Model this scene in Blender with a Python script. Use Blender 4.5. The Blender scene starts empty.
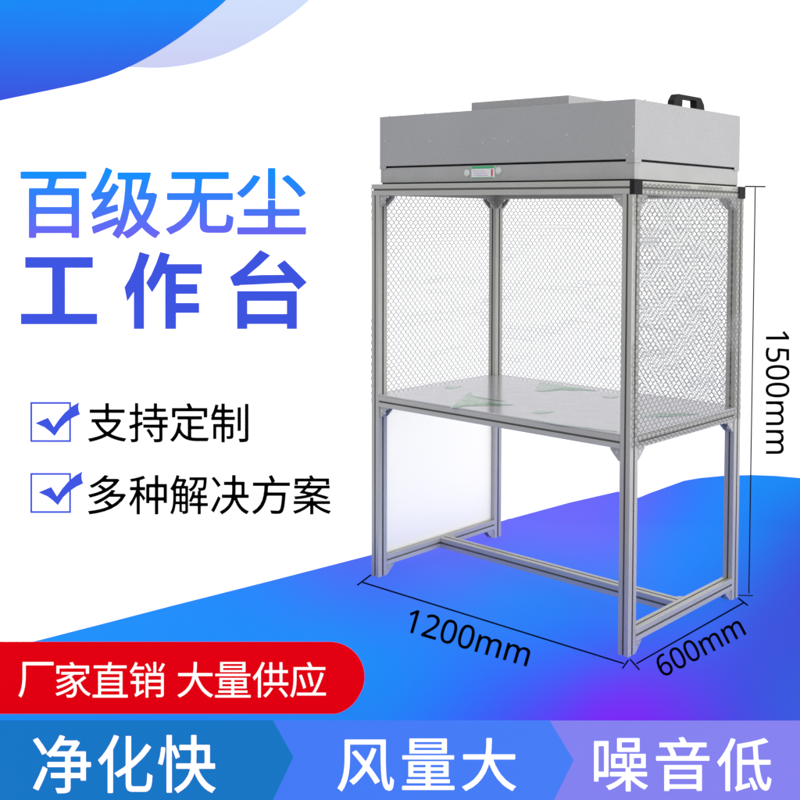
import bpy, bmesh, math, random
import numpy as np
from mathutils import Vector, Matrix
random.seed(7)
sc = bpy.context.scene
COL = sc.collection
PI = math.pi

# ------------------------------------------------------------------ measures
W, D, H, S = 1.2, 0.6475, 1.4576, 0.0403        # frame of the bench (metres)
ZT, ZB = 0.6805, 0.0385                          # top of the worktop rails, underside of the low rails
CAM = Vector((3.08545, -2.51216, 1.34570))
YAW, PITCH, ROLL = -0.626758, -0.0421785, 0.0115555
F, CX, CY = 1045.04, 650.016, 262.165            # focal length and principal point for an 800 px wide picture

fw = Vector((math.sin(YAW)*math.cos(PITCH), math.cos(YAW)*math.cos(PITCH), math.sin(PITCH)))
rt = Vector((math.cos(YAW), -math.sin(YAW), 0))
up = rt.cross(fw)
c_, s_ = math.cos(ROLL), math.sin(ROLL)
rt, up = c_*rt + s_*up, -s_*rt + c_*up
cam = bpy.data.cameras.new('camera')
cam.sensor_width = 36; cam.lens = F/800*36
cam.shift_x = (400-CX)/800; cam.shift_y = (CY-400)/800
cam.clip_start = 0.05; cam.clip_end = 200
co = bpy.data.objects.new('camera', cam); COL.objects.link(co)
M = Matrix((rt, up, -fw)).transposed().to_4x4(); M.translation = CAM
co.matrix_world = M
sc.camera = co

# the backdrop wall stands square to the view, 4.6 m off; the platform it meets is the plane z = 0
NH = Vector((math.sin(YAW), math.cos(YAW), 0)); RH = Vector((math.cos(YAW), -math.sin(YAW), 0))
DW = 4.6
def ray(u, v): return rt*((u-CX)/F) + up*(-(v-CY)/F) + fw
def floor_pt(u, v, z=0.0):
    d = ray(u, v); return CAM + d*((z-CAM.z)/d.z)
def wall_pt(u, v, off=0.0):
    d = ray(u, v); return CAM + d*((DW-off)/d.dot(NH))
def on_print(u, v, off=0.002):
    p = wall_pt(u, v, off)
    return p if p.z > off else floor_pt(u, v, off)
def plane_pt(u, v, p0, n):
    d = ray(u, v); return CAM + d*((p0-CAM).dot(n)/d.dot(n))
def fold_v(u):
    a, b = 300.0, 720.0
    for _ in range(40):
        m = (a+b)/2
        if wall_pt(u, m).z > 0: a = m
        else: b = m
    return a

# ------------------------------------------------------------------ materials
def lin(c):
    return tuple((x/255/12.92 if x/255 <= .04045 else ((x/255+.055)/1.055)**2.4) for x in c)
def new_mat(name):
    m = bpy.data.materials.new(name); m.use_nodes = True
    nt = m.node_tree; nt.nodes.clear()
    out = nt.nodes.new('ShaderNodeOutputMaterial')
    return m, nt, out
EMIT, REFL = 0.82, 0.15  # added emission makes every print glow, so cast shadows stay faint
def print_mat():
    """print with glow added to keep cast shadows faint: colour stored on the mesh"""
    m, nt, out = new_mat('glowing_print')
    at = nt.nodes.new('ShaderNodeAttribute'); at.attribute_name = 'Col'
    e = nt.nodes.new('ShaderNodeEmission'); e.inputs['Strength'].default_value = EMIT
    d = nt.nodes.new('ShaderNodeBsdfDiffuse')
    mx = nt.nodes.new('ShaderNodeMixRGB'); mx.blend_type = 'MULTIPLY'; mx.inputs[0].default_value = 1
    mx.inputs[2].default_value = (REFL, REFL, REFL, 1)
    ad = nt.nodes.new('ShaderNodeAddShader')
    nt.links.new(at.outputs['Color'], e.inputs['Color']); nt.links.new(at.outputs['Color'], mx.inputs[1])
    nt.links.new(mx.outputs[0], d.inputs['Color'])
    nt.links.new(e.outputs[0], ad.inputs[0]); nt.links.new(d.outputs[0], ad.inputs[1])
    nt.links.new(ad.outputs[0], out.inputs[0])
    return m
def metal(name, col, metallic, rough, nscale=60, namt=.06, stretch=(1, 1, 1), bump=.0, rvar=.08, fine=0, spec=.5):
    m, nt, out = new_mat(name)
    p = nt.nodes.new('ShaderNodeBsdfPrincipled')
    tc = nt.nodes.new('ShaderNodeTexCoord'); mp = nt.nodes.new('ShaderNodeMapping'); mp.inputs['Scale'].default_value = stretch
    nt.links.new(tc.outputs['Object'], mp.inputs['Vector'])
    n = nt.nodes.new('ShaderNodeTexNoise'); n.inputs['Scale'].default_value = nscale; n.inputs['Detail'].default_value = 4
    nt.links.new(mp.outputs[0], n.inputs['Vector'])
    def ranged(src, lo, hi):
        r = nt.nodes.new('ShaderNodeMapRange'); r.inputs['From Min'].default_value = .3; r.inputs['From Max'].default_value = .7
        r.inputs['To Min'].default_value = lo; r.inputs['To Max'].default_value = hi
        nt.links.new(src, r.inputs['Value']); return r.outputs[0]
    fac = ranged(n.outputs['Fac'], 1-namt, 1+namt)
    if fine:
        n2 = nt.nodes.new('ShaderNodeTexNoise'); n2.inputs['Scale'].default_value = 330; n2.inputs['Detail'].default_value = 2
        nt.links.new(tc.outputs['Object'], n2.inputs['Vector'])
        f2 = ranged(n2.outputs['Fac'], 1-fine, 1+fine)
        mu = nt.nodes.new('ShaderNodeMath'); mu.operation = 'MULTIPLY'
        nt.links.new(fac, mu.inputs[0]); nt.links.new(f2, mu.inputs[1]); fac = mu.outputs[0]
    vm = nt.nodes.new('ShaderNodeVectorMath'); vm.operation = 'SCALE'; vm.inputs[0].default_value = col
    nt.links.new(fac, vm.inputs['Scale']); nt.links.new(vm.outputs[0], p.inputs['Base Color'])
    nt.links.new(ranged(n.outputs['Fac'], max(.02, rough-rvar), rough+rvar), p.inputs['Roughness'])
    p.inputs['Metallic'].default_value = metallic
    p.inputs['Specular IOR Level'].default_value = spec
    if bump:
        b = nt.nodes.new('ShaderNodeBump'); b.inputs['Strength'].default_value = bump; b.inputs['Distance'].default_value = .002
        nt.links.new(n.outputs['Fac'], b.inputs['Height']); nt.links.new(b.outputs[0], p.inputs['Normal'])
    nt.links.new(p.outputs[0], out.inputs[0])
    return m
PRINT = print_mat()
ALU = metal('anodised_aluminium', (.465, .462, .425), .3, .42, 25, .07, (1, 1, .12), rvar=.06, fine=.05)
ALUX = metal('anodised_aluminium_long', (.465, .462, .425), .3, .42, 25, .07, (.12, .12, 1), rvar=.06, fine=.05)
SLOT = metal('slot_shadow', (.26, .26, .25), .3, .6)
SHEET = metal('silver_powder_coat', (.40, .40, .405), .25, .5, 5, .03, fine=.11)
SHEETLOW = metal('silver_sheet', (.42, .42, .415), .3, .45, 9, .05, fine=.07)
STEEL = metal('film_covered_steel', (.58, .575, .61), .4, .17, 14, .03, (1, 1, 1), rvar=.03, fine=.07, bump=.008)
def ink_mat(name, ink, lo, hi, scale):
    m = metal(name, (.54, .535, .56), .35, .18, 14, .04, rvar=.05)
    nt = m.node_tree; p = next(n for n in nt.nodes if n.type == 'BSDF_PRINCIPLED')
    src = p.inputs['Base Color'].links[0].from_socket
    n = nt.nodes.new('ShaderNodeTexNoise'); n.inputs['Scale'].default_value = scale; n.inputs['Detail'].default_value = 3
    tc = nt.nodes.new('ShaderNodeTexCoord'); mp = nt.nodes.new('ShaderNodeMapping'); mp.inputs['Scale'].default_value = (1, .35, 1); mp.inputs['Rotation'].default_value = (0, 0, .7)
    nt.links.new(tc.outputs['Object'], mp.inputs['Vector']); nt.links.new(mp.outputs[0], n.inputs['Vector'])
    r = nt.nodes.new('ShaderNodeMapRange'); r.inputs['From Min'].default_value = .36; r.inputs['From Max'].default_value = .62
    r.inputs['To Min'].default_value = lo; r.inputs['To Max'].default_value = hi
    nt.links.new(n.outputs['Fac'], r.inputs['Value'])
    mx = nt.nodes.new('ShaderNodeMixRGB'); mx.inputs[2].default_value = (*ink, 1)
    nt.links.new(r.outputs[0], mx.inputs[0]); nt.links.new(src, mx.inputs[1]); nt.links.new(mx.outputs[0], p.inputs['Base Color'])
    return m
GREEN = ink_mat('green_film_print', (.06, .30, .11), .6, 1, 55)
PALEGREEN = ink_mat('pale_green_film_print', (.24, .44, .28), .15, .85, 90)
BLACK = metal('black_plastic', (.012, .012, .013), 0, .5, 60, .2, spec=.15)
DARK = metal('black_gap', (.008, .008, .008), 0, .9)
CAST = metal('die_cast_bracket', (.42, .42, .40), .3, .45, 40, .1, fine=.08)
BOLT = metal('zinc_bolt', (.75, .75, .76), .8, .25)
def opal_mat():
    """milky sheet: lit from both sides"""
    m, nt, out = new_mat('opal_sheet')
    d = nt.nodes.new('ShaderNodeBsdfDiffuse'); t = nt.nodes.new('ShaderNodeBsdfTranslucent'); mx = nt.nodes.new('ShaderNodeMixShader')
    n = nt.nodes.new('ShaderNodeTexNoise'); n.inputs['Scale'].default_value = 4; tc = nt.nodes.new('ShaderNodeTexCoord')
    nt.links.new(tc.outputs['Object'], n.inputs['Vector'])
    r = nt.nodes.new('ShaderNodeMapRange'); r.inputs['To Min'].default_value = .92; r.inputs['To Max'].default_value = .96
    nt.links.new(n.outputs['Fac'], r.inputs['Value']); nt.links.new(r.outputs[0], mx.inputs[0])
    d.inputs['Color'].default_value = (.92, .91, .88, 1); t.inputs['Color'].default_value = (.96, .955, .92, 1)
    nt.links.new(d.outputs[0], mx.inputs[1]); nt.links.new(t.outputs[0], mx.inputs[2]); nt.links.new(mx.outputs[0], out.inputs[0])
    return m
PANEL = opal_mat()
WHITEP = metal('white_label', (.80, .79, .82), 0, .5)
GREENP = metal('green_label', (.04, .42, .16), 0, .5)
REDP = metal('red_label', (.6, .04, .06), 0, .5)
LILAC = metal('lilac_label', (.52, .52, .66), 0, .5)
KNOB = metal('pale_knob', (.66, .72, .70), 0, .35)
GRID = metal('printed_grid_ink', (.12, .12, .12), 0, .5)
INK = metal('black_ink', (.004, .004, .004), 0, .7, spec=.1)
def film_mat():
    m, nt, out = new_mat('clear_film')
    t = nt.nodes.new('ShaderNodeBsdfTransparent'); t.inputs['Color'].default_value = (.985, .985, .985, 1)
    g = nt.nodes.new('ShaderNodeBsdfGlossy'); g.inputs['Roughness'].default_value = .15
    n = nt.nodes.new('ShaderNodeTexNoise'); n.inputs['Scale'].default_value = 5; n.inputs['Detail'].default_value = 2
    tc = nt.nodes.new('ShaderNodeTexCoord'); nt.links.new(tc.outputs['Object'], n.inputs['Vector'])
    b = nt.nodes.new('ShaderNodeBump'); b.inputs['Strength'].default_value = .25; b.inputs['Distance'].default_value = .03
    nt.links.new(n.outputs['Fac'], b.inputs['Height']); nt.links.new(b.outputs[0], g.inputs['Normal'])
    mx = nt.nodes.new('ShaderNodeMixShader')
    n3 = nt.nodes.new('ShaderNodeTexNoise'); n3.inputs['Scale'].default_value = 3.2; n3.inputs['Detail'].default_value = 3; n3.inputs['Distortion'].default_value = .8
    mp = nt.nodes.new('ShaderNodeMapping'); mp.inputs['Scale'].default_value = (.7, .7, 2.6); mp.inputs['Rotation'].default_value = (.2, .3, 0)
    nt.links.new(tc.outputs['Object'], mp.inputs['Vector']); nt.links.new(mp.outputs[0], n3.inputs['Vector'])
    mr_ = nt.nodes.new('ShaderNodeMapRange'); mr_.inputs['From Min'].default_value = .52; mr_.inputs['From Max'].default_value = .74
    mr_.inputs['To Min'].default_value = .04; mr_.inputs['To Max'].default_value = .5  # white haze streaks painted into the film as its glare
    nt.links.new(n3.outputs['Fac'], mr_.inputs['Value']); nt.links.new(mr_.outputs[0], mx.inputs[0])
    nt.links.new(t.outputs[0], mx.inputs[1]); tl = nt.nodes.new('ShaderNodeBsdfTranslucent'); tl.inputs['Color'].default_value = (1, 1, 1, 1)
    m2 = nt.nodes.new('ShaderNodeMixShader'); m2.inputs[0].default_value = .7
    nt.links.new(g.outputs[0], m2.inputs[1]); nt.links.new(tl.outputs[0], m2.inputs[2])
    nt.links.new(m2.outputs[0], mx.inputs[2]); nt.links.new(mx.outputs[0], out.inputs[0])
    return m
FILM = film_mat()

# ------------------------------------------------------------------ object helpers
ORIGIN = {}
def empty(name, loc, label, cat, group=None):
    o = bpy.data.objects.new(name, None); COL.objects.link(o); o.location = loc; o.empty_display_size = .05
    o['label'] = label; o['category'] = cat
    if group: o['group'] = group
    ORIGIN[o] = Vector(loc); return o
def tag(o, label, cat, group=None):
    o['label'] = label; o['category'] = cat
    if group: o['group'] = group
    return o
def mesh_obj(name, verts, faces, mats, parent=None, mat_idx=None, cols=None, smooth=False):
    verts = [Vector(v) for v in verts]
    lo = Vector((min(v[i] for v in verts) for i in range(3))); hi = Vector((max(v[i] for v in verts) for i in range(3)))
    c = (lo+hi)/2; c.z = lo.z
    me = bpy.data.meshes.new(name); me.from_pydata([v-c for v in verts], [], faces)
    for m in (mats if isinstance(mats, (list, tuple)) else [mats]): me.materials.append(m)
    if mat_idx:
        for p, i in zip(me.polygons, mat_idx): p.material_index = i
    if cols:
        ca = me.color_attributes.new('Col', 'FLOAT_COLOR', 'POINT')
        for i, k in enumerate(cols): ca.data[i].color = (k[0], k[1], k[2], 1)
    if smooth:
        for p in me.polygons: p.use_smooth = True
    me.update()
    o = bpy.data.objects.new(name, me); COL.objects.link(o)
    ORIGIN[o] = c
    if parent: o.parent = parent; o.location = c-ORIGIN[parent]
    else: o.location = c
    return o
class MB:
    """collects shapes that belong to ONE mesh"""
    def __init__(s): s.v = []; s.f = []; s.m = []; s.c = []
    def add(s, vs, fs, mi=0, col=None):
        b = len(s.v); s.v += [Vector(v) for v in vs]
        s.f += [tuple(i+b for i in f) for f in fs]; s.m += [mi]*len(fs)
        if col is not None: s.c += ([col]*len(vs) if not isinstance(col[0], (tuple, list)) else list(col))
    def box(s, a, b, mi=0, bev=0.0):
        bm = bmesh.new(); bmesh.ops.create_cube(bm, size=1)
        a, b = Vector(a), Vector(b)
        for v in bm.verts: v.co = Vector(((a[i]+b[i])/2 + v.co[i]*(b[i]-a[i]) for i in range(3)))
        if bev: bmesh.ops.bevel(bm, geom=list(bm.edges), offset=bev, segments=2, affect='EDGES', profile=.5)
        s.bm(bm, mi)
    def bm(s, bm, mi=0):
        bm.verts.index_update(); bmesh.ops.recalc_face_normals(bm, faces=bm.faces)
        s.add([v.co.copy() for v in bm.verts], [[v.index for v in f.verts] for f in bm.faces], mi); bm.free()
    def prism(s, poly, depth, mi=0, bev=0):
        """poly: 3D loop; depth: vector"""
        bm = bmesh.new(); d = Vector(depth)
        a = [bm.verts.new(p) for p in poly]; b = [bm.verts.new(Vector(p)+d) for p in poly]; n = len(poly)
        bm.faces.new(a); bm.faces.new(b[::-1])
        for i in range(n): bm.faces.new((a[i], b[i], b[(i+1) % n], a[(i+1) % n]))
        if bev: bmesh.ops.bevel(bm, geom=list(bm.edges), offset=bev, segments=2, affect='EDGES', profile=.5)
        s.bm(bm, mi)
    def cyl(s, p, d, r, n=20, mi=0, bev=0):
        d = Vector(d); z = d.normalized(); x = z.orthogonal().normalized(); y = z.cross(x)
        s.prism([Vector(p)+x*r*math.cos(2*PI*i/n)+y*r*math.sin(2*PI*i/n) for i in range(n)], d, mi, bev)
    def build(s, name, mats, parent=None, smooth=False):
        return mesh_obj(name, s.v, s.f, mats, parent, s.m, s.c or None, smooth)

# ------------------------------------------------------------------ backdrop, platform (setting)
WHITE = (1.25, 1.25, 1.25)  # overbright: the added glow hides shading along the wall fold
def struct(o): o['kind'] = 'structure'; return o
e0 = floor_pt(0, 720.5); e1 = floor_pt(800, 720.5)
ED = (e1-e0).normalized(); EN = Vector((ED.y, -ED.x, 0))           # EN points towards the viewer
EL, ER = e0-ED*1.6, e1+ED*2.2
base = CAM.xy.to_3d()
def wp(lat, z): return base + NH*DW + RH*lat + Vector((0, 0, z))
b = MB()
b.add([wp(-5, -.3), wp(4.2, -.3), wp(4.2, 3.4), wp(-5, 3.4)], [(0, 1, 2, 3)], 0, WHITE)  # runs on unseen to the right, its added glow brightening the bench
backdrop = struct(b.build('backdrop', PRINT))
b = MB()
dv = Vector((0, 0, -.32))
FLn, FRn = wp(-5, 0), wp(4.2, 0)
b.add([EL, ER, FRn, FLn], [(0, 1, 2, 3)], 0, WHITE)
b.add([EL, ER, ER+dv, EL+dv], [(3, 2, 1, 0)], 0, lin((60, 120, 235)))
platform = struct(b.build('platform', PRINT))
b = MB()
b.add([EL+EN*3+dv-ED*3, ER+EN*3+dv+ED*3, ER+dv+ED*3-EN*.02, EL+dv-ED*3-EN*.02], [(0, 1, 2, 3)], 0, (.5, .5, .5))
struct(b.build('floor', PRINT))

# printed colour field of the blue wave
CTRL = [((20, 650), (33, 150, 255)), ((150, 620), (36, 146, 255)), ((150, 718), (32, 138, 252)), ((250, 590), (42, 138, 255)), ((290, 690), (38, 142, 255)),
 ((330, 575), (72, 118, 252)), ((365, 562), (80, 112, 250)), ((430, 548), (100, 114, 255)), ((390, 600), (62, 122, 255)), ((400, 640), (40, 138, 255)), ((330, 640), (36, 144, 255)),
 ((400, 715), (38, 130, 252)), ((480, 545), (106, 112, 255)), ((540, 515), (110, 112, 255)), ((560, 540), (108, 114, 255)), ((610, 498), (106, 110, 253)),
 ((620, 545), (100, 116, 255)), ((560, 590), (54, 134, 255)), ((500, 600), (52, 136, 255)), ((500, 640), (50, 126, 255)), ((650, 500), (88, 112, 253)),
 ((650, 545), (62, 130, 255)), ((690, 490), (56, 124, 254)), ((700, 520), (46, 136, 255)), ((690, 570), (40, 134, 255)), ((720, 480), (42, 136, 252)),
 ((760, 485), (32, 142, 250)), ((750, 530), (36, 132, 246)), ((798, 482), (30, 140, 248)), ((798, 530), (48, 106, 234)), ((770, 570), (50, 106, 234)),
 ((798, 575), (60, 88, 226)), ((760, 610), (62, 92, 228)), ((798, 640), (62, 86, 224)), ((720, 625), (62, 102, 244)), ((790, 705), (60, 92, 228)), ((700, 600), (48, 124, 250)),
 ((650, 625), (56, 122, 255)), ((590, 640), (56, 112, 255)), ((660, 650), (74, 92, 248)), ((610, 672), (88, 82, 252)), ((560, 668), (66, 102, 255)),
 ((640, 690), (112, 60, 248)), ((600, 705), (118, 52, 250)), ((650, 715), (118, 48, 248)), ((560, 715), (96, 66, 250)), ((700, 700), (92, 70, 240)), ((740, 660), (68, 84, 232)), ((750, 700), (66, 82, 230)), ((500, 705), (62, 98, 252)), ((460, 680), (46, 122, 255))]
_P = np.array([c[0] for c in CTRL], float)/400; _C = np.array([c[1] for c in CTRL], float)
def _tps(r2): return np.where(r2 > 1e-12, .5*r2*np.log(np.maximum(r2, 1e-12)), 0)
_n = len(_P); _K = _tps(((_P[:, None]-_P[None])**2).sum(-1)) + np.eye(_n)*.004
_Q = np.c_[np.ones(_n), _P]
_S = np.linalg.solve(np.block([[_K, _Q], [_Q.T, np.zeros((3, 3))]]), np.r_[_C, np.zeros((3, 3))])
def field(u, v):
    """smooth (thin-plate) blend of the printed gradient's control colours"""
    p = np.array([min(max(u, 0), 800), min(max(v, 470), 720)])/400
    c = np.r_[_tps(((_P-p)**2).sum(-1)), 1, p] @ _S
    return lin([min(255, max(0, float(x))) for x in c])
BND = [(-300, 728), (24, 644), (100, 624.5), (173, 605.5), (270, 581), (367, 556), (430, 540), (502, 521), (570, 502.5), (618, 491.5), (628, 495), (636.5, 498.6), (650, 493), (684.5, 480.6),
       (700, 478), (723, 475.8), (752, 475), (775, 475.8), (800, 478), (900, 492), (1100, 530)]
def bnd(u):
    for (a, p), (c, q) in zip(BND, BND[1:]):
        if a <= u <= c: return p+(q-p)*(u-a)/(c-a)
    return 520
us = sorted(set(list(range(-280, 1081, 10)) + [int(a) for a, _ in BND if -280 < a < 1080]))
b = MB()
NR, NF = 8, 30
base_v = {}
for part in ('wall', 'floor'):
    n = NR if part == 'wall' else NF
    grid = []
    for u in us:
        vb, vf = bnd(u), fold_v(u)
        a, q = (min(vb, vf), vf) if part == 'wall' else (max(vb, vf), 720.5)
        a = min(a, q)
        col = []
        for k in range(n+1):
            v = a+(q-a)*k/n
            p = wall_pt(u, v, .0025) if part == 'wall' else floor_pt(u, v, .0025)
            if vb < vf and ((part == 'wall' and k == n) or (part == 'floor' and k == 0)):
                p = wall_pt(u, vf, .0025); p.z = .0025
            col.append((p, field(u, v)))
        grid.append(col)
    vs = [p for c in grid for p, _ in c]; cs = [k for c in grid for _, k in c]
    fs = []
    for i in range(len(us)-1):
        for k in range(n):
            q = (i*(n+1)+k, i*(n+1)+k+1, (i+1)*(n+1)+k+1, (i+1)*(n+1)+k)
            if (vs[q[0]]-vs[q[1]]).length < 1e-5 and (vs[q[2]]-vs[q[3]]).length < 1e-5: continue
            fs.append(q)
    b.add(vs, fs, 0, cs)
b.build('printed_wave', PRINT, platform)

def flat(b, pts, col, off, fn=None):
    """a flat printed shape: fan-free n-gon on the backdrop / platform"""
    fn = fn or (lambda u, v: on_print(u, v, off))
    n = len(pts); cs = [col(u, v) if callable(col) else col for u, v in pts]
    b.add([fn(u, v) for u, v in pts], [tuple(range(n))], 0, cs)
def spline(pts, n=12):
    out = []
    P = [pts[0]]+pts+[pts[-1]]
    for i in range(1, len(P)-2):
        for k in range(n):
            t = k/n; r = []
            for j in (0, 1):
                p0, p1, p2, p3 = (P[i+d][j] for d in (-1, 0, 1, 2))
                r.append(.5*(2*p1+(p2-p0)*t+(2*p0-5*p1+4*p2-p3)*t*t+(3*p1-p0-3*p2+p3)*t**3))
            out.append(tuple(r))
    return out+[pts[-1]]
def strip_between(b, top, bottom_curve, colfn, off, n=10):
    vs = []; cs = []
    for (u, v) in bottom_curve:
        for k in range(n+1):
            # columns are slanted towards the top edge of the picture
            vv = top + (v-top)*k/n
            vs.append(on_print(u, vv, off)); cs.append(colfn(u, vv))
    fs = []
    for i in range(len(bottom_curve)-1):
        for k in range(n): fs.append((i*(n+1)+k, i*(n+1)+k+1, (i+1)*(n+1)+k+1, (i+1)*(n+1)+k))
    b.add(vs, fs, 0, cs)
def mixc(a, c, t):
    t = max(0, min(1, t)); return lin([x+(y-x)*t for x, y in zip(a, c)])
TOP = -150
pale = spline([(100, 60), (120, 65.5), (136, 67.3), (165, 67.5), (195, 63), (225, 54), (255, 39), (283, 21), (309, 0), (345, -40), (420, -150)])
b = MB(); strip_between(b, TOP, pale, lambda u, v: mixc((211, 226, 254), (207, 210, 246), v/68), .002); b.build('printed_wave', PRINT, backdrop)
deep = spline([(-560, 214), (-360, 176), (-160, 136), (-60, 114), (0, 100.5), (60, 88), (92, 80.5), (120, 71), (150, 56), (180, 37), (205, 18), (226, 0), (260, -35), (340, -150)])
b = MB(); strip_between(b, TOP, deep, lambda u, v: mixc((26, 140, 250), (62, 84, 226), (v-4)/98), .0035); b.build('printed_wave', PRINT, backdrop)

# ------------------------------------------------------------------ lettering
def glyphs(text, offset=0.0, space=1.0):
    c = bpy.data.curves.new('letters', 'FONT'); c.body = text; c.size = 1; c.resolution_u = 6
    c.offset = offset; c.space_character = space; c.fill_mode = 'BOTH'; c.extrude = 0
    o = bpy.data.objects.new('letters', c); COL.objects.link(o)
    dg = bpy.context.evaluated_depsgraph_get(); dg.update()
    me = o.evaluated_get(dg).to_mesh()
    vs = [(v.co.x, v.co.y) for v in me.vertices]; fs = [tuple(p.vertices) for p in me.polygons]
    o.evaluated_get(dg).to_mesh_clear()
    bpy.data.objects.remove(o); bpy.data.curves.remove(c)
    return vs, fs
def heavy(vs, fs, off, cell=.012, square=False):
    """the same glyph with every stroke widened by off: distance to the outline, then marching squares"""
    cnt = {}
    for f in fs:
        for a, c in zip(f, f[1:]+f[:1]):
            k = (a, c) if a < c else (c, a); cnt[k] = cnt.get(k, 0)+1
    V = np.array(vs, float)
    E = np.array([k for k, n in cnt.items() if n == 1])
    A, B = V[E[:, 0]], V[E[:, 1]]
    lo = V.min(0)-off-2*cell; hi = V.max(0)+off+2*cell
    nx, ny = int((hi[0]-lo[0])/cell)+1, int((hi[1]-lo[1])/cell)+1
    gx = lo[0]+np.arange(nx)*cell; gy = lo[1]+np.arange(ny)*cell
    D2 = np.full((nx, ny), 9.0); par = np.zeros((nx, ny), int)
    GX, GY = np.meshgrid(gx, gy, indexing='ij')
    for a, c in zip(A, B):
        d = c-a; L = max(d@d, 1e-12)
        t = np.clip(((GX-a[0])*d[0]+(GY-a[1])*d[1])/L, 0, 1)
        if square:                                     # squarer corners
            for t in np.linspace(0, 1, max(2, int(math.sqrt(L)/.008)+1)):
                D2 = np.minimum(D2, np.sqrt((GX-a[0]-t*d[0])**4*1.0+(GY-a[1]-t*d[1])**4))
        else: D2 = np.minimum(D2, (GX-a[0]-t*d[0])**2+(GY-a[1]-t*d[1])**2)
        if a[1] != c[1]:
            m = (GY > min(a[1], c[1])) & (GY <= max(a[1], c[1]))
            par += (m & (GX < a[0]+(GY-a[1])/(c[1]-a[1])*d[0])).astype(int)
    F_ = np.sqrt(D2)*np.where(par % 2 == 1, 1, -1)+off
    ov, of, idx = [], [], {}
    def vert(key, x, y):
        if key not in idx: idx[key] = len(ov); ov.append((float(x), float(y)))
        return idx[key]
    for j in range(ny-1):
        run = None
        for i in range(nx):
            full = i < nx-1 and F_[i, j] > 0 and F_[i+1, j] > 0 and F_[i+1, j+1] > 0 and F_[i, j+1] > 0
            if full:
                if run is None: run = i
                continue
            if run is not None:
                of.append((vert((run, j), gx[run], gy[j]), vert((i, j), gx[i], gy[j]), vert((i, j+1), gx[i], gy[j+1]), vert((run, j+1), gx[run], gy[j+1]))); run = None
            if i == nx-1: continue
            cs = [(i, j), (i+1, j), (i+1, j+1), (i, j+1)]; poly = []
            for k in range(4):
                p, q = cs[k], cs[(k+1) % 4]; fp, fq = F_[p], F_[q]
                if fp > 0: poly.append(vert(p, gx[p[0]], gy[p[1]]))
                if (fp > 0) != (fq > 0):
                    t = fp/(fp-fq); poly.append(vert((min(p, q), max(p, q)), gx[p[0]]+(gx[q[0]]-gx[p[0]])*t, gy[p[1]]+(gy[q[1]]-gy[p[1]])*t))
            if len(poly) > 2: of.append(tuple(poly))
    return ov, of
def letter(b, text, box, col, fn, offset=0.0, square=False):
    """set text so that its ink fills box (x0, y0, x1, y1)"""
    vs, fs = glyphs(text)
    if offset: vs, fs = heavy(vs, fs, offset, square=square)
    x0, x1 = min(v[0] for v in vs), max(v[0] for v in vs); y0, y1 = min(v[1] for v in vs), max(v[1] for v in vs)
    px = [(box[0]+(x-x0)/(x1-x0)*(box[2]-box[0]), box[3]-(y-y0)/(y1-y0)*(box[3]-box[1])) for x, y in vs]
    b.add([fn(u, v) for u, v in px], fs, 0, [col(u, v) if callable(col) else col for u, v in px])
SANS = {**{str(k): chr(0x1D7E2+k) for k in range(10)}, 'm': chr(0x1D5C6)}      # plain sans-serif digits
def letter_rot(b, text, org, ang, length, height, col, fn, offset=0.0):
    """text along a slanted baseline: org = left end, ang in the picture's sense, height = digit height"""
    vs, fs = glyphs(''.join(SANS[k] for k in text))
    vs, fs = heavy(vs, fs, .007)
    x0, x1 = min(v[0] for v in vs), max(v[0] for v in vs); y0, y1 = min(v[1] for v in vs), max(v[1] for v in vs)
    ca, sa = math.cos(ang), math.sin(ang); px = []
    for x, y in vs:
        a = (x-x0)/(x1-x0)*length; h = (y-y0)/(y1-y0)*height
        px.append((org[0]+a*ca+h*sa, org[1]+a*sa-h*ca))
    b.add([fn(u, v) for u, v in px], fs, 0, [col]*len(px))
onw = lambda o: (lambda u, v: on_print(u, v, o))
BLUE = lin((63, 86, 228)); WH = (1.12, 1.12, 1.12); BK = (0, 0, 0)

grad = lambda u, v: mixc((18, 146, 255), (108, 104, 246), (v-172)/62)
b = MB()
for ch, bx in zip('百级无尘', [(20.5, 171.5, 86.5, 238), (91, 167.5, 160, 238.5), (166, 172, 233.5, 234.5), (237, 168, 306, 234.5)]):
    letter(b, ch, bx, grad, onw(.003), .013, True)
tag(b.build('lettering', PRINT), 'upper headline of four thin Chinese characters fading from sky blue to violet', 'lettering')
b = MB()
HEAVY = [(0, 150, .476, [
  [(53, 225), (195, 225), (195, 247.5), (136.5, 247.5), (136.5, 344), (204, 344), (204, 366), (44, 366), (44, 344), (109.5, 344), (109.5, 247.5), (53, 247.5)]]),
 (115, 242, .125, [
  [(196, 79), (278, 103), (262, 150), (232, 225), (232, 695), (151, 695), (151, 398), (98, 475), (76, 362), (115, 297), (153, 215), (180, 138)],
  [(362, 80), (440, 99), (414, 177), (695, 177), (695, 255), (488, 255), (488, 337), (658, 337), (658, 415), (488, 415), (488, 488), (673, 488), (673, 567), (488, 567), (488, 695), (402, 695), (402, 255), (384, 255), (340, 335), (297, 403), (249, 327), (290, 262), (330, 170)]]),
 (220, 242, .125, [
  [(322, 64), (402, 107), (320, 185), (218, 271), (330, 264), (517, 263), (455, 188), (517, 145), (694, 323), (627, 382), (577, 327), (470, 330), (280, 340), (160, 345), (150, 351), (110, 351), (80, 280), (190, 203), (260, 132)],
  [(137, 393), (615, 393), (615, 471), (137, 471)], [(137, 471), (218, 471), (218, 695), (137, 695)], [(535, 471), (615, 471), (615, 695), (535, 695)], [(218, 576), (535, 576), (535, 656), (218, 656)]])]
for ox, oy, k_, polys in HEAVY:
    for pl in polys: flat(b, [(ox+x*k_, oy+y*k_) for x, y in pl], BLUE, .003)
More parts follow.
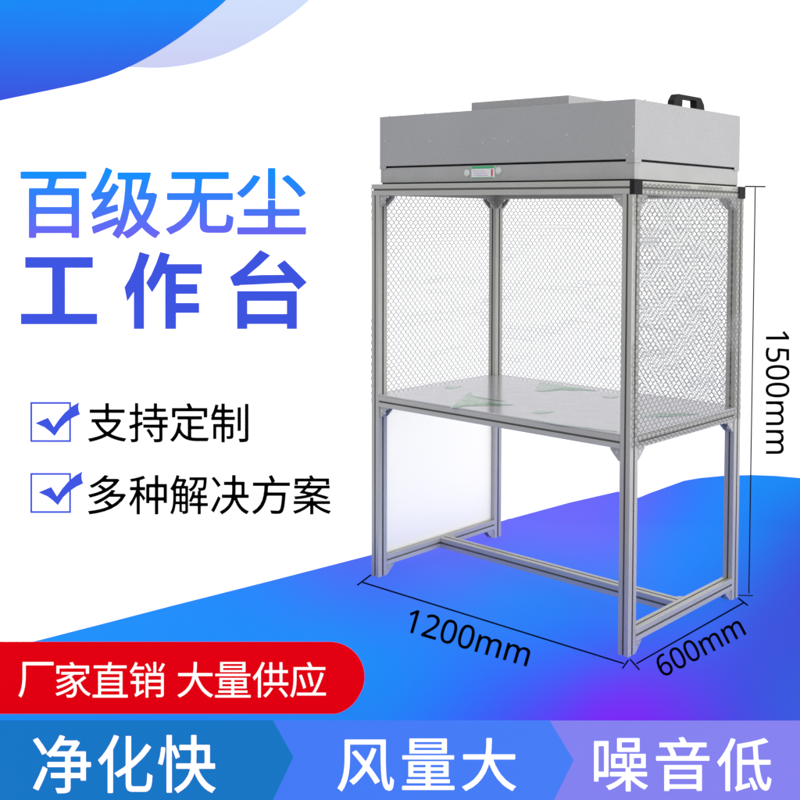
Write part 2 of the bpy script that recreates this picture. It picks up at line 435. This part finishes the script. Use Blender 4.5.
tag(b.build('lettering', PRINT), 'heavy royal blue headline of three wide-spaced Chinese characters', 'lettering')
b = MB()
for i, ch in enumerate('支持定制'): letter(b, ch, [(88, 403, 126.5, 442), (129, 403, 168, 442.5), (170, 403, 209, 442), (211, 403.5, 248.5, 442.5)][i], BK, onw(.003), .006)
tag(b.build('lettering', PRINT), 'black line of four Chinese characters beside the upper tick box', 'lettering')
b = MB()
for i, ch in enumerate('多种解决方案'):
    x = 88+i*41
    letter(b, ch, (x, 475, x+38, 514.5), BK, onw(.003), .006)
tag(b.build('lettering', PRINT), 'black line of six Chinese characters beside the lower tick box', 'lettering')

def tick_box(y, dx, dy, label):
    root = empty('tick_box', wall_pt(50, y+40), label, 'tick box', 'tick boxes on the backdrop')
    b = MB(); x0, x1, y0, y1, w = 30.3, 71, y, y+40, 1.9
    o = [(x0, y0), (x1, y0), (x1, y1), (x0, y1)]; i = [(x0+w, y0+w), (x1-w, y0+w), (x1-w, y1-w), (x0+w, y1-w)]
    b.add([on_print(u, v, .003) for u, v in o+i], [(0, 1, 5, 4), (1, 2, 6, 5), (2, 3, 7, 6), (3, 0, 4, 7)], 0, BLUE)
    b.build('square_outline', PRINT, root)
    ck = [(35.3, 423.2), (48, 417.8), (53.8, 427.2), (59, 419.5), (65, 412.5), (72, 406.5), (79.3, 402.2), (78.2, 406), (78.6, 410.5), (80, 414.3), (73, 417.5), (66, 422.3), (60, 428), (54.6, 436), (50, 431.5), (44.5, 427.3)]
    b = MB(); flat(b, [(u+dx, v+dy) for u, v in ck], BLUE, .0045); b.build('check_mark', PRINT, root)
tick_box(402, 0, 0, 'blue ticked square box left of the four-character black line')
tick_box(473, 3.2, 69.2, 'blue ticked square box left of the six-character black line')

# red board standing on the platform near its front edge
r0, r1 = floor_pt(0, 714.9), floor_pt(363, 714.9)
RN = Vector(((r1-r0).y, -(r1-r0).x, 0)).normalized()
def on_red(off): return lambda u, v: plane_pt(u, v, r0+RN*off, RN)
root = empty('red_sign', plane_pt(180, 714.9, r0, RN), 'red board with rounded right end and white Chinese characters', 'sign')
yc, rr = 679.65, 35.2
loop = [(-130, yc-rr)] + [(363-rr+rr*math.sin(t), yc-rr*math.cos(t)) for t in [PI*k/28 for k in range(29)]] + [(-130, yc+rr)]
b = MB(); b.prism([on_red(0)(u, v) for u, v in loop], -RN*.018); b.c = [lin((229, 0, 18))]*len(b.v)
b.build('board', PRINT, root)
b = MB()
for k, ch in enumerate('厂家直销'): letter(b, ch, (18.5+k*37.1, 662, 18.5+k*37.1+35, 697.5), WH, on_red(.002))
for k, ch in enumerate('大量供应'): letter(b, ch, (177.5+k*37.6, 662, 177.5+k*37.6+35.5, 697.5), WH, on_red(.002))
b.build('lettering', PRINT, root)

# three banner panels on the platform's front
def on_front(off): return lambda u, v: plane_pt(u, v, e0+EN*off, EN)
def banner(poly, off, c0, c1, chars, boxes, label):
    f = on_front(off); us_ = [p[0] for p in poly]; a, q = min(us_), max(us_)
    ctr = f((a+q)/2, 800)
    root = empty('banner_panel', ctr, label, 'banner', 'banner panels along the platform front')
    b = MB(); cf = lambda u: mixc(c0, c1, (u-a)/(q-a))
    b.prism([f(u, v) for u, v in poly], -EN*.0025); n = len(poly); b.c = [cf(u) for u, v in poly]*2
    b.build('board', PRINT, root)
    b = MB()
    for ch, bx in zip(chars, boxes): letter(b, ch, bx, WH, on_front(off+.002), .007, True)
    b.build('lettering', PRINT, root)
BT, BB = 720.8, 806
banner([(535, BT), (940, BT), (940, BB), (535, BB)], .0045, (134, 131, 244), (140, 134, 243), '噪音低', [(594, 738, 648, 791.5), (656, 737, 709.5, 791), (717, 738, 771.5, 791.5)], 'violet banner panel with three white characters, right end of the front strip')
banner([(255, BT), (549.5, BT), (573.5, 760.5), (551, BB), (255, BB)], .0080, (70, 124, 250), (72, 128, 250), '风量大', [(337.5, 739.5, 394, 791.5), (402, 738.5, 454.5, 790), (462, 738, 516, 791)], 'bright blue middle banner panel with three white characters and arrow end')
banner([(-120, BT), (272.5, BT), (293, 757.5), (270, BB), (-120, BB)], .0115, (25, 120, 204), (25, 120, 200), '净化快', [(33, 735, 91, 793.3), (98, 735, 152.5, 793), (158, 735, 215.5, 793)], 'dark blue banner panel with three white characters, left end of the front strip')

# ------------------------------------------------------------------ dimension lines
def seg(b, p, q, w, fn, col=BK):
    du, dv_ = q[0]-p[0], q[1]-p[1]; l = math.hypot(du, dv_); nx, ny = -dv_/l*w/2, du/l*w/2
    N = 6; vs = []
    for k in range(N+1):
        t = k/N; u, v = p[0]+du*t, p[1]+dv_*t
        vs += [fn(u+nx, v+ny), fn(u-nx, v-ny)]
    b.add(vs, [(2*k, 2*k+1, 2*k+3, 2*k+2) for k in range(N)], 0, col)
onf = lambda u, v: floor_pt(u, v, .0045)
root = empty('dimension_line', floor_pt(493, 622), 'black 1200mm dimension line on the blue ground along the bench front', 'dimension line')
for nm, p, q in [('line', (362.5, 582.3), (624, 663.6)), ('end_tick', (371, 574.8), (357.2, 585.3)), ('end_tick', (628.6, 659.8), (622.4, 668.5))]:
    b = MB(); seg(b, p, q, 1.5, onf); b.build(nm, PRINT, root)
b = MB(); letter_rot(b, '1200mm', (404.5, 631.5), math.radians(16.2), 127, 24.5, BK, onf, .002); b.build('lettering', PRINT, root)
root = empty('dimension_line', floor_pt(690, 633), 'black 600mm dimension line on the blue ground along the bench side', 'dimension line')
for nm, p, q in [('line', (636.3, 663.7), (743.5, 602.8)), ('end_tick', (630, 659), (639.5, 669.9)), ('end_tick', (738.2, 598), (748, 605.5))]:
    b = MB(); seg(b, p, q, 1.5, onf); b.build(nm, PRINT, root)
b = MB(); letter_rot(b, '600mm', (663.5, 678), math.radians(-27.6), 94, 22.5, BK, onf, .002); b.build('lettering', PRINT, root)
rb = floor_pt(748.8, 596.5)
root = empty('dimension_line', rb, 'thin upright black dimension rod with end ticks beside the right rear post', 'dimension line')
b = MB(); b.cyl(rb+Vector((0, 0, .012)), (0, 0, H-.012), .0023, 10); b.build('line', INK, root)
for z, a, q in ((.0, -.037, .015), (H, -.036, .036)):
    b = MB(); b.cyl(rb+RH*a+Vector((0, 0, z+.003)), RH*(q-a), .0026, 10); b.build('end_tick', INK, root)
b = MB(); letter_rot(b, '1500mm', (765.6, 331), math.radians(90), 123, 24, BK, onw(.003), .002)
tag(b.build('lettering', PRINT), 'black 1500mm lettering reading downwards on the white backdrop', 'lettering')

# ------------------------------------------------------------------ the bench
bench = empty('clean_bench', (W/2, D/2, 0), 'grey aluminium clean air work bench with netted sides and filter hood', 'work bench')

def profile():
    """slotted square section, counter-clockwise, centred"""
    h, g, lip, t, deep, r = S/2, .0034, .0035, .0060, .0095, .0016
    side = [(-h+r, -h), (-g, -h), (-g, -h+lip), (-t, -h+lip), (-t+.003, -h+deep), (t-.003, -h+deep), (t, -h+lip), (g, -h+lip), (g, -h), (h-r, -h), (h-.0005, -h+.0005)]
    out = []
    for k in range(4):
        c, s = [(1, 0), (0, 1), (-1, 0), (0, -1)][k]
        out += [(x*c-y*s, x*s+y*c) for x, y in side]
    return out
PROF = profile()
def extrusion(name, p0, p1, mat, parent=bench):
    p0, p1 = Vector(p0), Vector(p1); d = p1-p0; n = len(PROF)
    ax = max(range(3), key=lambda i: abs(d[i]))
    e = [Vector((0, 1, 0)), Vector((0, 0, 1))] if ax == 0 else [Vector((1, 0, 0)), Vector((0, 0, 1))] if ax == 1 else [Vector((1, 0, 0)), Vector((0, 1, 0))]
    vs = [p0+e[0]*x+e[1]*y for x, y in PROF] + [p1+e[0]*x+e[1]*y for x, y in PROF]
    fs = [tuple(range(n))[::-1], tuple(range(n, 2*n))] + [(i, (i+1) % n, n+(i+1) % n, n+i) for i in range(n)]
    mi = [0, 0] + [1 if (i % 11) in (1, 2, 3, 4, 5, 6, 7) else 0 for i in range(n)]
    bm = bmesh.new(); V = [bm.verts.new(v) for v in vs]
    for f, k in zip(fs, mi): bm.faces.new([V[i] for i in f]).material_index = k
    bmesh.ops.recalc_face_normals(bm, faces=bm.faces)
    bm.verts.index_update()
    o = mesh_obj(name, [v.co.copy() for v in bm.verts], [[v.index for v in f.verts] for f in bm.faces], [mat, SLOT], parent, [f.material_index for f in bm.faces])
    bm.free(); return o
h = S/2
for x in (h, W-h):
    for y in (h, D-h): extrusion('post', (x, y, 0), (x, y, H-S), ALU)
for y in (h, D-h): extrusion('top_rail', (0, y, H-h), (W-.003, y, H-h), ALUX)
for x in (h, W-h): extrusion('top_rail', (x, S, H-h), (x, D-S, H-h), ALUX)
for y in (h, D-h): extrusion('worktop_rail', (S, y, ZT-h), (W-S, y, ZT-h), ALUX)
for x in (h, W-h): extrusion('worktop_rail', (x, S, ZT-h), (x, D-S, ZT-h), ALUX)
for x in (h, W-h): extrusion('base_rail', (x, S, ZB+h), (x, D-S, ZB+h), ALUX)
extrusion('cross_rail', (S, D/2, ZB+h), (W-S, D/2, ZB+h), ALUX)
for y in (h, D-h):
    b = MB(); b.box((W-.003, y-h-.0006, H-S-.0006), (W+.0062, y+h+.0006, H+.0006), 0, .0012)
    # four small corner plugs moulded on the cap face
    b.box((W-.012, y-h-.0012, H-S-.0012), (W-.003, y+h+.0012, H+.0012), 0, .001)
    b.build('end_cap', BLACK, bench)

def bracket(corner, a, c, w=.032, L=.040):
    """cast corner bracket: two flanges and two webs; a, c = unit axes leaving the inner corner"""
    P = Vector(corner); a, c = Vector(a), Vector(c); n = a.cross(c).normalized(); t = .0035
    b = MB()
    b.prism([P-n*w/2, P+a*L-n*w/2, P+a*L+c*t-n*w/2, P+c*t-n*w/2], n*w, 0, .0006)
    b.prism([P+c*t-n*w/2, P+c*L-n*w/2, P+c*L+a*t-n*w/2, P+c*t+a*t-n*w/2], n*w, 0, .0006)
    for s_ in (-1, 1):
        o = n*(s_*w/2) - (n*t if s_ > 0 else Vector())
        pts = [P+a*t+c*t, P+a*L*.97+c*t, P+a*L*.97+c*(t+.004), P+a*L*.62+c*L*.55, P+a*(t+.004)+c*L*.97, P+a*t+c*L*.97]
        b.prism([p+o for p in pts], n*t, 0)
    for q, m in ((a, c), (c, a)): b.cyl(P+q*L*.6+m*t, m*.006, .006, 14, 1)
    for s_ in (-1, 1): b.cyl(P+a*.014+c*.014+n*(s_*w/2), n*s_*.0012, .0035, 12, 1)
    b.build('corner_bracket', [CAST, BOLT], bench)
X, Y, Z = Vector((1, 0, 0)), Vector((0, 1, 0)), Vector((0, 0, 1))
zt, zw, zl = H-S, ZT-S, ZB
for y in (h, D-h):                                    # front and rear frames
    bracket((S, y, zt), X, -Z); bracket((W-S, y, zt), -X, -Z)
    bracket((S, y, zw), X, -Z); bracket((W-S, y, zw), -X, -Z)
for x in (h, W-h):                                    # side frames
    bracket((x, S, zt), Y, -Z); bracket((x, D-S, zt), -Y, -Z)
    bracket((x, S, zw), Y, -Z); bracket((x, D-S, zw), -Y, -Z)
    bracket((x, S, zl), Y, -Z, L=.036); bracket((x, D-S, zl), -Y, -Z, L=.036)
for x, d in ((S, X), (W-S, -X)): bracket((x, D/2+h, ZB+h), d, Y, L=.03)

# worktop: one plate notched round the posts, with the green print of its protective film
zp = ZT+.0004; th = .005; k = S+.001; f0 = .0015
loop = [(k, f0), (W-k, f0), (W-k, k), (W-f0, k), (W-f0, D-k), (W-k, D-k), (W-k, D-f0), (k, D-f0), (k, D-k), (f0, D-k), (f0, k), (k, k)]
b = MB(); b.prism([(x, y, zp) for x, y in loop], (0, 0, th), 0, .0008)
def film(pts, mi, off):
    vs = []
    for u, v in pts: vs.append(floor_pt(u, v, zp+th+off))
    b.add(vs, [tuple(range(len(vs)))], mi)
film([(450, 407.5), (456, 403.5), (463, 397), (470, 391.5), (474, 396), (482, 399), (496, 401.5), (478, 404.5), (464, 406)], 2, .0003)
film([(464, 406), (478, 403.3), (489, 403), (502, 404), (515, 404.8), (500, 405.4), (484, 405.6)], 1, .0006)
film([(449.5, 408.5), (453, 406), (457, 405.2), (464, 404.9), (470, 404), (468, 405.8), (456, 407.4)], 1, .0007)
film([(470, 396), (480, 396.8), (492, 399), (508, 401.6), (494, 400.2), (482, 398.3)], 1, .0006)
film([(534.5, 391), (537, 386), (540.5, 381.8), (547, 382.4), (556, 384), (566, 386), (575, 389), (556, 390.4), (545, 391.3)], 2, .0003)
film([(536, 391.4), (548, 389.8), (556, 388.2), (566, 386.9), (580, 388), (598, 391), (584, 390.2), (572, 390.4), (560, 389.6), (548, 391.2)], 1, .0006)
film([(601, 396), (608, 395), (614, 396.2), (620, 396), (614, 398.2), (606, 397.8)], 2, .0005)
film([(532, 412.6), (537, 410.6), (548, 411.4), (556, 411.2), (546, 413.4), (537, 414)], 2, .0005)
film([(444, 387.6), (449, 385.6), (457, 386.4), (463, 386), (456, 388), (449, 388.6)], 2, .0005)
film([(540, 421), (560, 423.5), (590, 427.5), (617, 431), (617, 431.8), (588, 428.4), (558, 424.4)], 2, .0005)
film([(640, 416.5), (650, 413.8), (662, 412.4), (668, 415), (660, 416.6), (648, 417.6)], 2, .0003)
film([(655, 417), (664, 413.2), (676, 413.4), (690, 413.2), (700, 414.4), (684, 415.2), (672, 416.6)], 1, .0006)
b.build('worktop', [STEEL, GREEN, PALEGREEN], bench)

# off-white milky sheet closing the lower left side
b = MB(); b.add([(h, S-.002, ZB+S-.002), (h, D-S+.002, ZB+S-.002), (h, D-S+.002, ZT-S+.002), (h, S-.002, ZT-S+.002)], [(0, 1, 2, 3)])
b.build('side_board', PANEL, bench)

# clear curtains printed with a honeycomb grid: left, rear, right
def curtain(org, axis, length, z0, z1, nrm):
    o = Vector(org); a = Vector(axis); n = Vector(nrm); b = MB()
    A, r, e, w = .0236, .0093, .0042, .00112
    def P(x, z, d): return o+a*x+Z*z+n*d
    sag = lambda x: .0009+.0005*math.sin(x*11+length*5)+.0003*math.sin(x*29+1)
    def warp(x, z): return x+.0012*math.sin(z*9+x*4+length), z+.0016*math.sin(x*8+z*3)+.0007*math.sin(x*23+z*5)
    N = 48; vs = []                                   # film sheet
    for i in range(N+1):
        x = length*i/N; d = sag(x)
        vs += [P(x, z0, d), P(x, z1, d)]
    b.add(vs, [(2*i, 2*i+2, 2*i+3, 2*i+1) for i in range(N)], 1)
    vs = []; fs = []
    def line(x0, y0, x1, y1):
        (x0, y0), (x1, y1) = warp(x0, y0), warp(x1, y1)
        if max(x0, x1) > length or min(x0, x1) < 0 or max(y0, y1) > z1 or min(y0, y1) < z0: return
        dx, dz = x1-x0, y1-y0; l = math.hypot(dx, dz); px, pz = -dz/l*w, dx/l*w; ex, ez = dx/l*w*.5, dz/l*w*.5
        i = len(vs)
        for x, z in ((x0-ex+px, y0-ez+pz), (x1+ex+px, y1+ez+pz), (x1+ex-px, y1+ez-pz), (x0-ex-px, y0-ez-pz)):
            vs.append(P(min(max(x, 0), length), min(max(z, z0), z1), sag(min(max(x, 0), length))+.0008))
        fs.append((i, i+1, i+2, i+3))
    row = r+e; j = 0; z = z0-row
    while z < z1:
        x = -A + (A/2 if j % 2 else 0)
        while x < length+A:
            line(x, z, x, z+e); line(x, z+e, x+A/2, z+e+r); line(x, z+e, x-A/2, z+e+r)
            x += A
        z += row; j += 1
    b.add(vs, fs, 0)
    b.build('grid_curtain', [GRID, FILM], bench)
ztop = H-.003
curtain((-.0022, 0.001, 0), (0, 1, 0), D-.002, ZT-S+.002, ztop, (-1, 0, 0))
curtain((0.001, D+.0022, 0), (1, 0, 0), W-.002, ZT-S+.002, ztop, (0, 1, 0))
curtain((W+.0022, 0.001, 0), (0, 1, 0), D-.002, ZT-S+.002, H-.004, (1, 0, 0))

# ------------------------------------------------------------------ filter hood (part) and its pieces (sub-parts)
x0, x1, y0, y1 = .0157, 1.187, .025, .636
i = .0035
b = MB(); b.box((x0+i, y0+i, H+.006), (x1-i, y1-i, H+.0595), 0, .001)
b.box((x0+.0065, y0+.0065, H+.0002), (x1-.0065, y1-.0065, H+.006), 1)      # gasket
b.box((x0+.010, y0+.010, H+.0595), (x1-.010, y1-.010, H+.068), 1)          # shadow gap
for xa in (x0+i-.0006, x1-i-.0355):                                          # lapped corner angles of the case
    for ya in (y0+i-.0006,):
        pass
hood = b.build('filter_hood', [SHEETLOW, DARK], bench)
b = MB(); zc0, zc1 = H+.0665, 1.7045
b.box((x0, y0, zc0), (x1, y1, zc1), 0, .0012)
tw = .034
for xa, sx in ((x0, 1), (x1, -1)):
    for ya, sy in ((y0, 1), (y1, -1)):                                       # corner tongues reaching down over the gap
        L_ = [(xa, ya), (xa+sx*tw, ya), (xa+sx*tw, ya+sy*.0015), (xa+sx*.0015, ya+sy*.0015), (xa+sx*.0015, ya+sy*tw), (xa, ya+sy*tw)]
        b.prism([(px, py, zc0-.0105) for px, py in L_], (0, 0, .012), 0)
b.build('cover', SHEET, hood)
for xa, sx in ((x0+i, 1), (x1-i, -1)):                                       # bright corner angles
    L_ = [(xa-sx*.0008, y0+i-.0008), (xa+sx*.010, y0+i-.0008), (xa+sx*.010, y0+i+.0004), (xa, y0+i+.0004), (xa, y0+i+.020), (xa-sx*.0008, y0+i+.020)]
    b = MB(); b.prism([(px, py, H+.0065) for px, py in L_], (0, 0, .0525), 0); b.build('corner_angle', SHEET, hood)
b = MB()
b.box((.372, .14, zc1), (.826, .50, 1.7485), 0, .0012); b.build('inlet_box', SHEET, hood)
# black pull handle on the cover
b = MB(); hx, ha, hb, hz = 1.150, .262, .446, 1.748
out = [(ha, zc1), (ha+.004, hz-.022), (ha+.020, hz-.003), (ha+.028, hz), (hb-.028, hz), (hb-.020, hz-.003), (hb-.004, hz-.022), (hb, zc1)]
inn = [(hb-.050, zc1), (hb-.050, hz-.011), (ha+.050, hz-.011), (ha+.050, zc1)]
b.prism([(hx-.013, y, z) for y, z in out+inn], (.026, 0, 0), 0, .0012)
b.build('handle', BLACK, hood)
for px, py in ((.24, .045), (1.172, .10), (.05, .045)):
    b = MB(); b.cyl((px, py, zc1), (0, 0, .006), .006, 14, 0, .001); b.build('screw', BOLT, hood)
# control label with two buttons
yf = y0+i
b = MB(); la, lb, z0_, z1_ = .489, .598, 1.4745, 1.5155
b.box((la, yf-.0016, z0_), (lb, yf, z1_), 0)
b.box((la+.001, yf-.0022, z1_-.009), (lb-.001, yf-.0016, z1_-.0005), 1)
b.box((la+.002, yf-.0020, z0_+.0005), (lb-.004, yf-.0016, z0_+.0030), 1)
b.box((la+.094, yf-.0022, z0_+.006), (la+.101, yf-.0016, z1_-.012), 2)
for q in range(3): b.box((la+.008, yf-.0020, z0_+.008+q*.0075), (la+.080-q*.008, yf-.0016, z0_+.0105+q*.0075), 3)
b.build('control_label', [WHITEP, GREENP, REDP, LILAC], hood)
for px, pz in ((.468, 1.4925), (.617, 1.4975)):
    b = MB(); b.cyl((px, yf, pz), (0, -.004, 0), .0125, 24, 0, .001); b.cyl((px, yf-.004, pz), (0, -.002, 0), .008, 20, 0, .0006); b.build('button', KNOB, hood)
# rivets on the cover
for u, v in ((430, 141), (483, 143), (495, 138.5), (508, 141.3), (567, 135), (633, 126.5), (633, 151), (627, 155), (385, 141)):
    p = plane_pt(u, v, Vector((0, y0, 0)), Y)
    b = MB(); b.cyl(p, (0, -.0014, 0), .0028, 10, 0); b.build('rivet', BOLT, hood)

# ------------------------------------------------------------------ light: a soft studio surround, brighter to the right
w = bpy.data.worlds.new('World'); sc.world = w; w.use_nodes = True
nt = w.node_tree; nt.nodes.clear()
out = nt.nodes.new('ShaderNodeOutputWorld'); bg = nt.nodes.new('ShaderNodeBackground')
tc = nt.nodes.new('ShaderNodeTexCoord'); dt = nt.nodes.new('ShaderNodeVectorMath'); dt.operation = 'DOT_PRODUCT'
dt.inputs[1].default_value = Vector((.80, .10, .60)).normalized()
mr = nt.nodes.new('ShaderNodeMapRange'); mr.inputs['From Min'].default_value = -.35; mr.inputs['From Max'].default_value = .95
mr.inputs['To Min'].default_value = .80; mr.inputs['To Max'].default_value = 1.35
nt.links.new(tc.outputs['Generated'], dt.inputs[0]); nt.links.new(dt.outputs['Value'], mr.inputs['Value'])
nt.links.new(mr.outputs[0], bg.inputs['Strength']); nt.links.new(bg.outputs[0], out.inputs[0])

sun = bpy.data.lights.new('key_light', 'SUN'); sun.energy = 1.6; sun.angle = math.radians(28); sun.color = (1, .99, .975)
so = bpy.data.objects.new('key_light', sun); COL.objects.link(so); so.location = (5, .5, 4)
so.rotation_euler = Vector((.95, .06, .20)).to_track_quat('Z', 'Y').to_euler()
sc.view_settings.view_transform = 'Standard'; sc.view_settings.look = 'None'; sc.view_settings.exposure = 0
sc.render.film_transparent = False
sc.cycles.max_bounces = 7; sc.cycles.transparent_max_bounces = 24
sc.render.resolution_x = sc.render.resolution_y = 1024
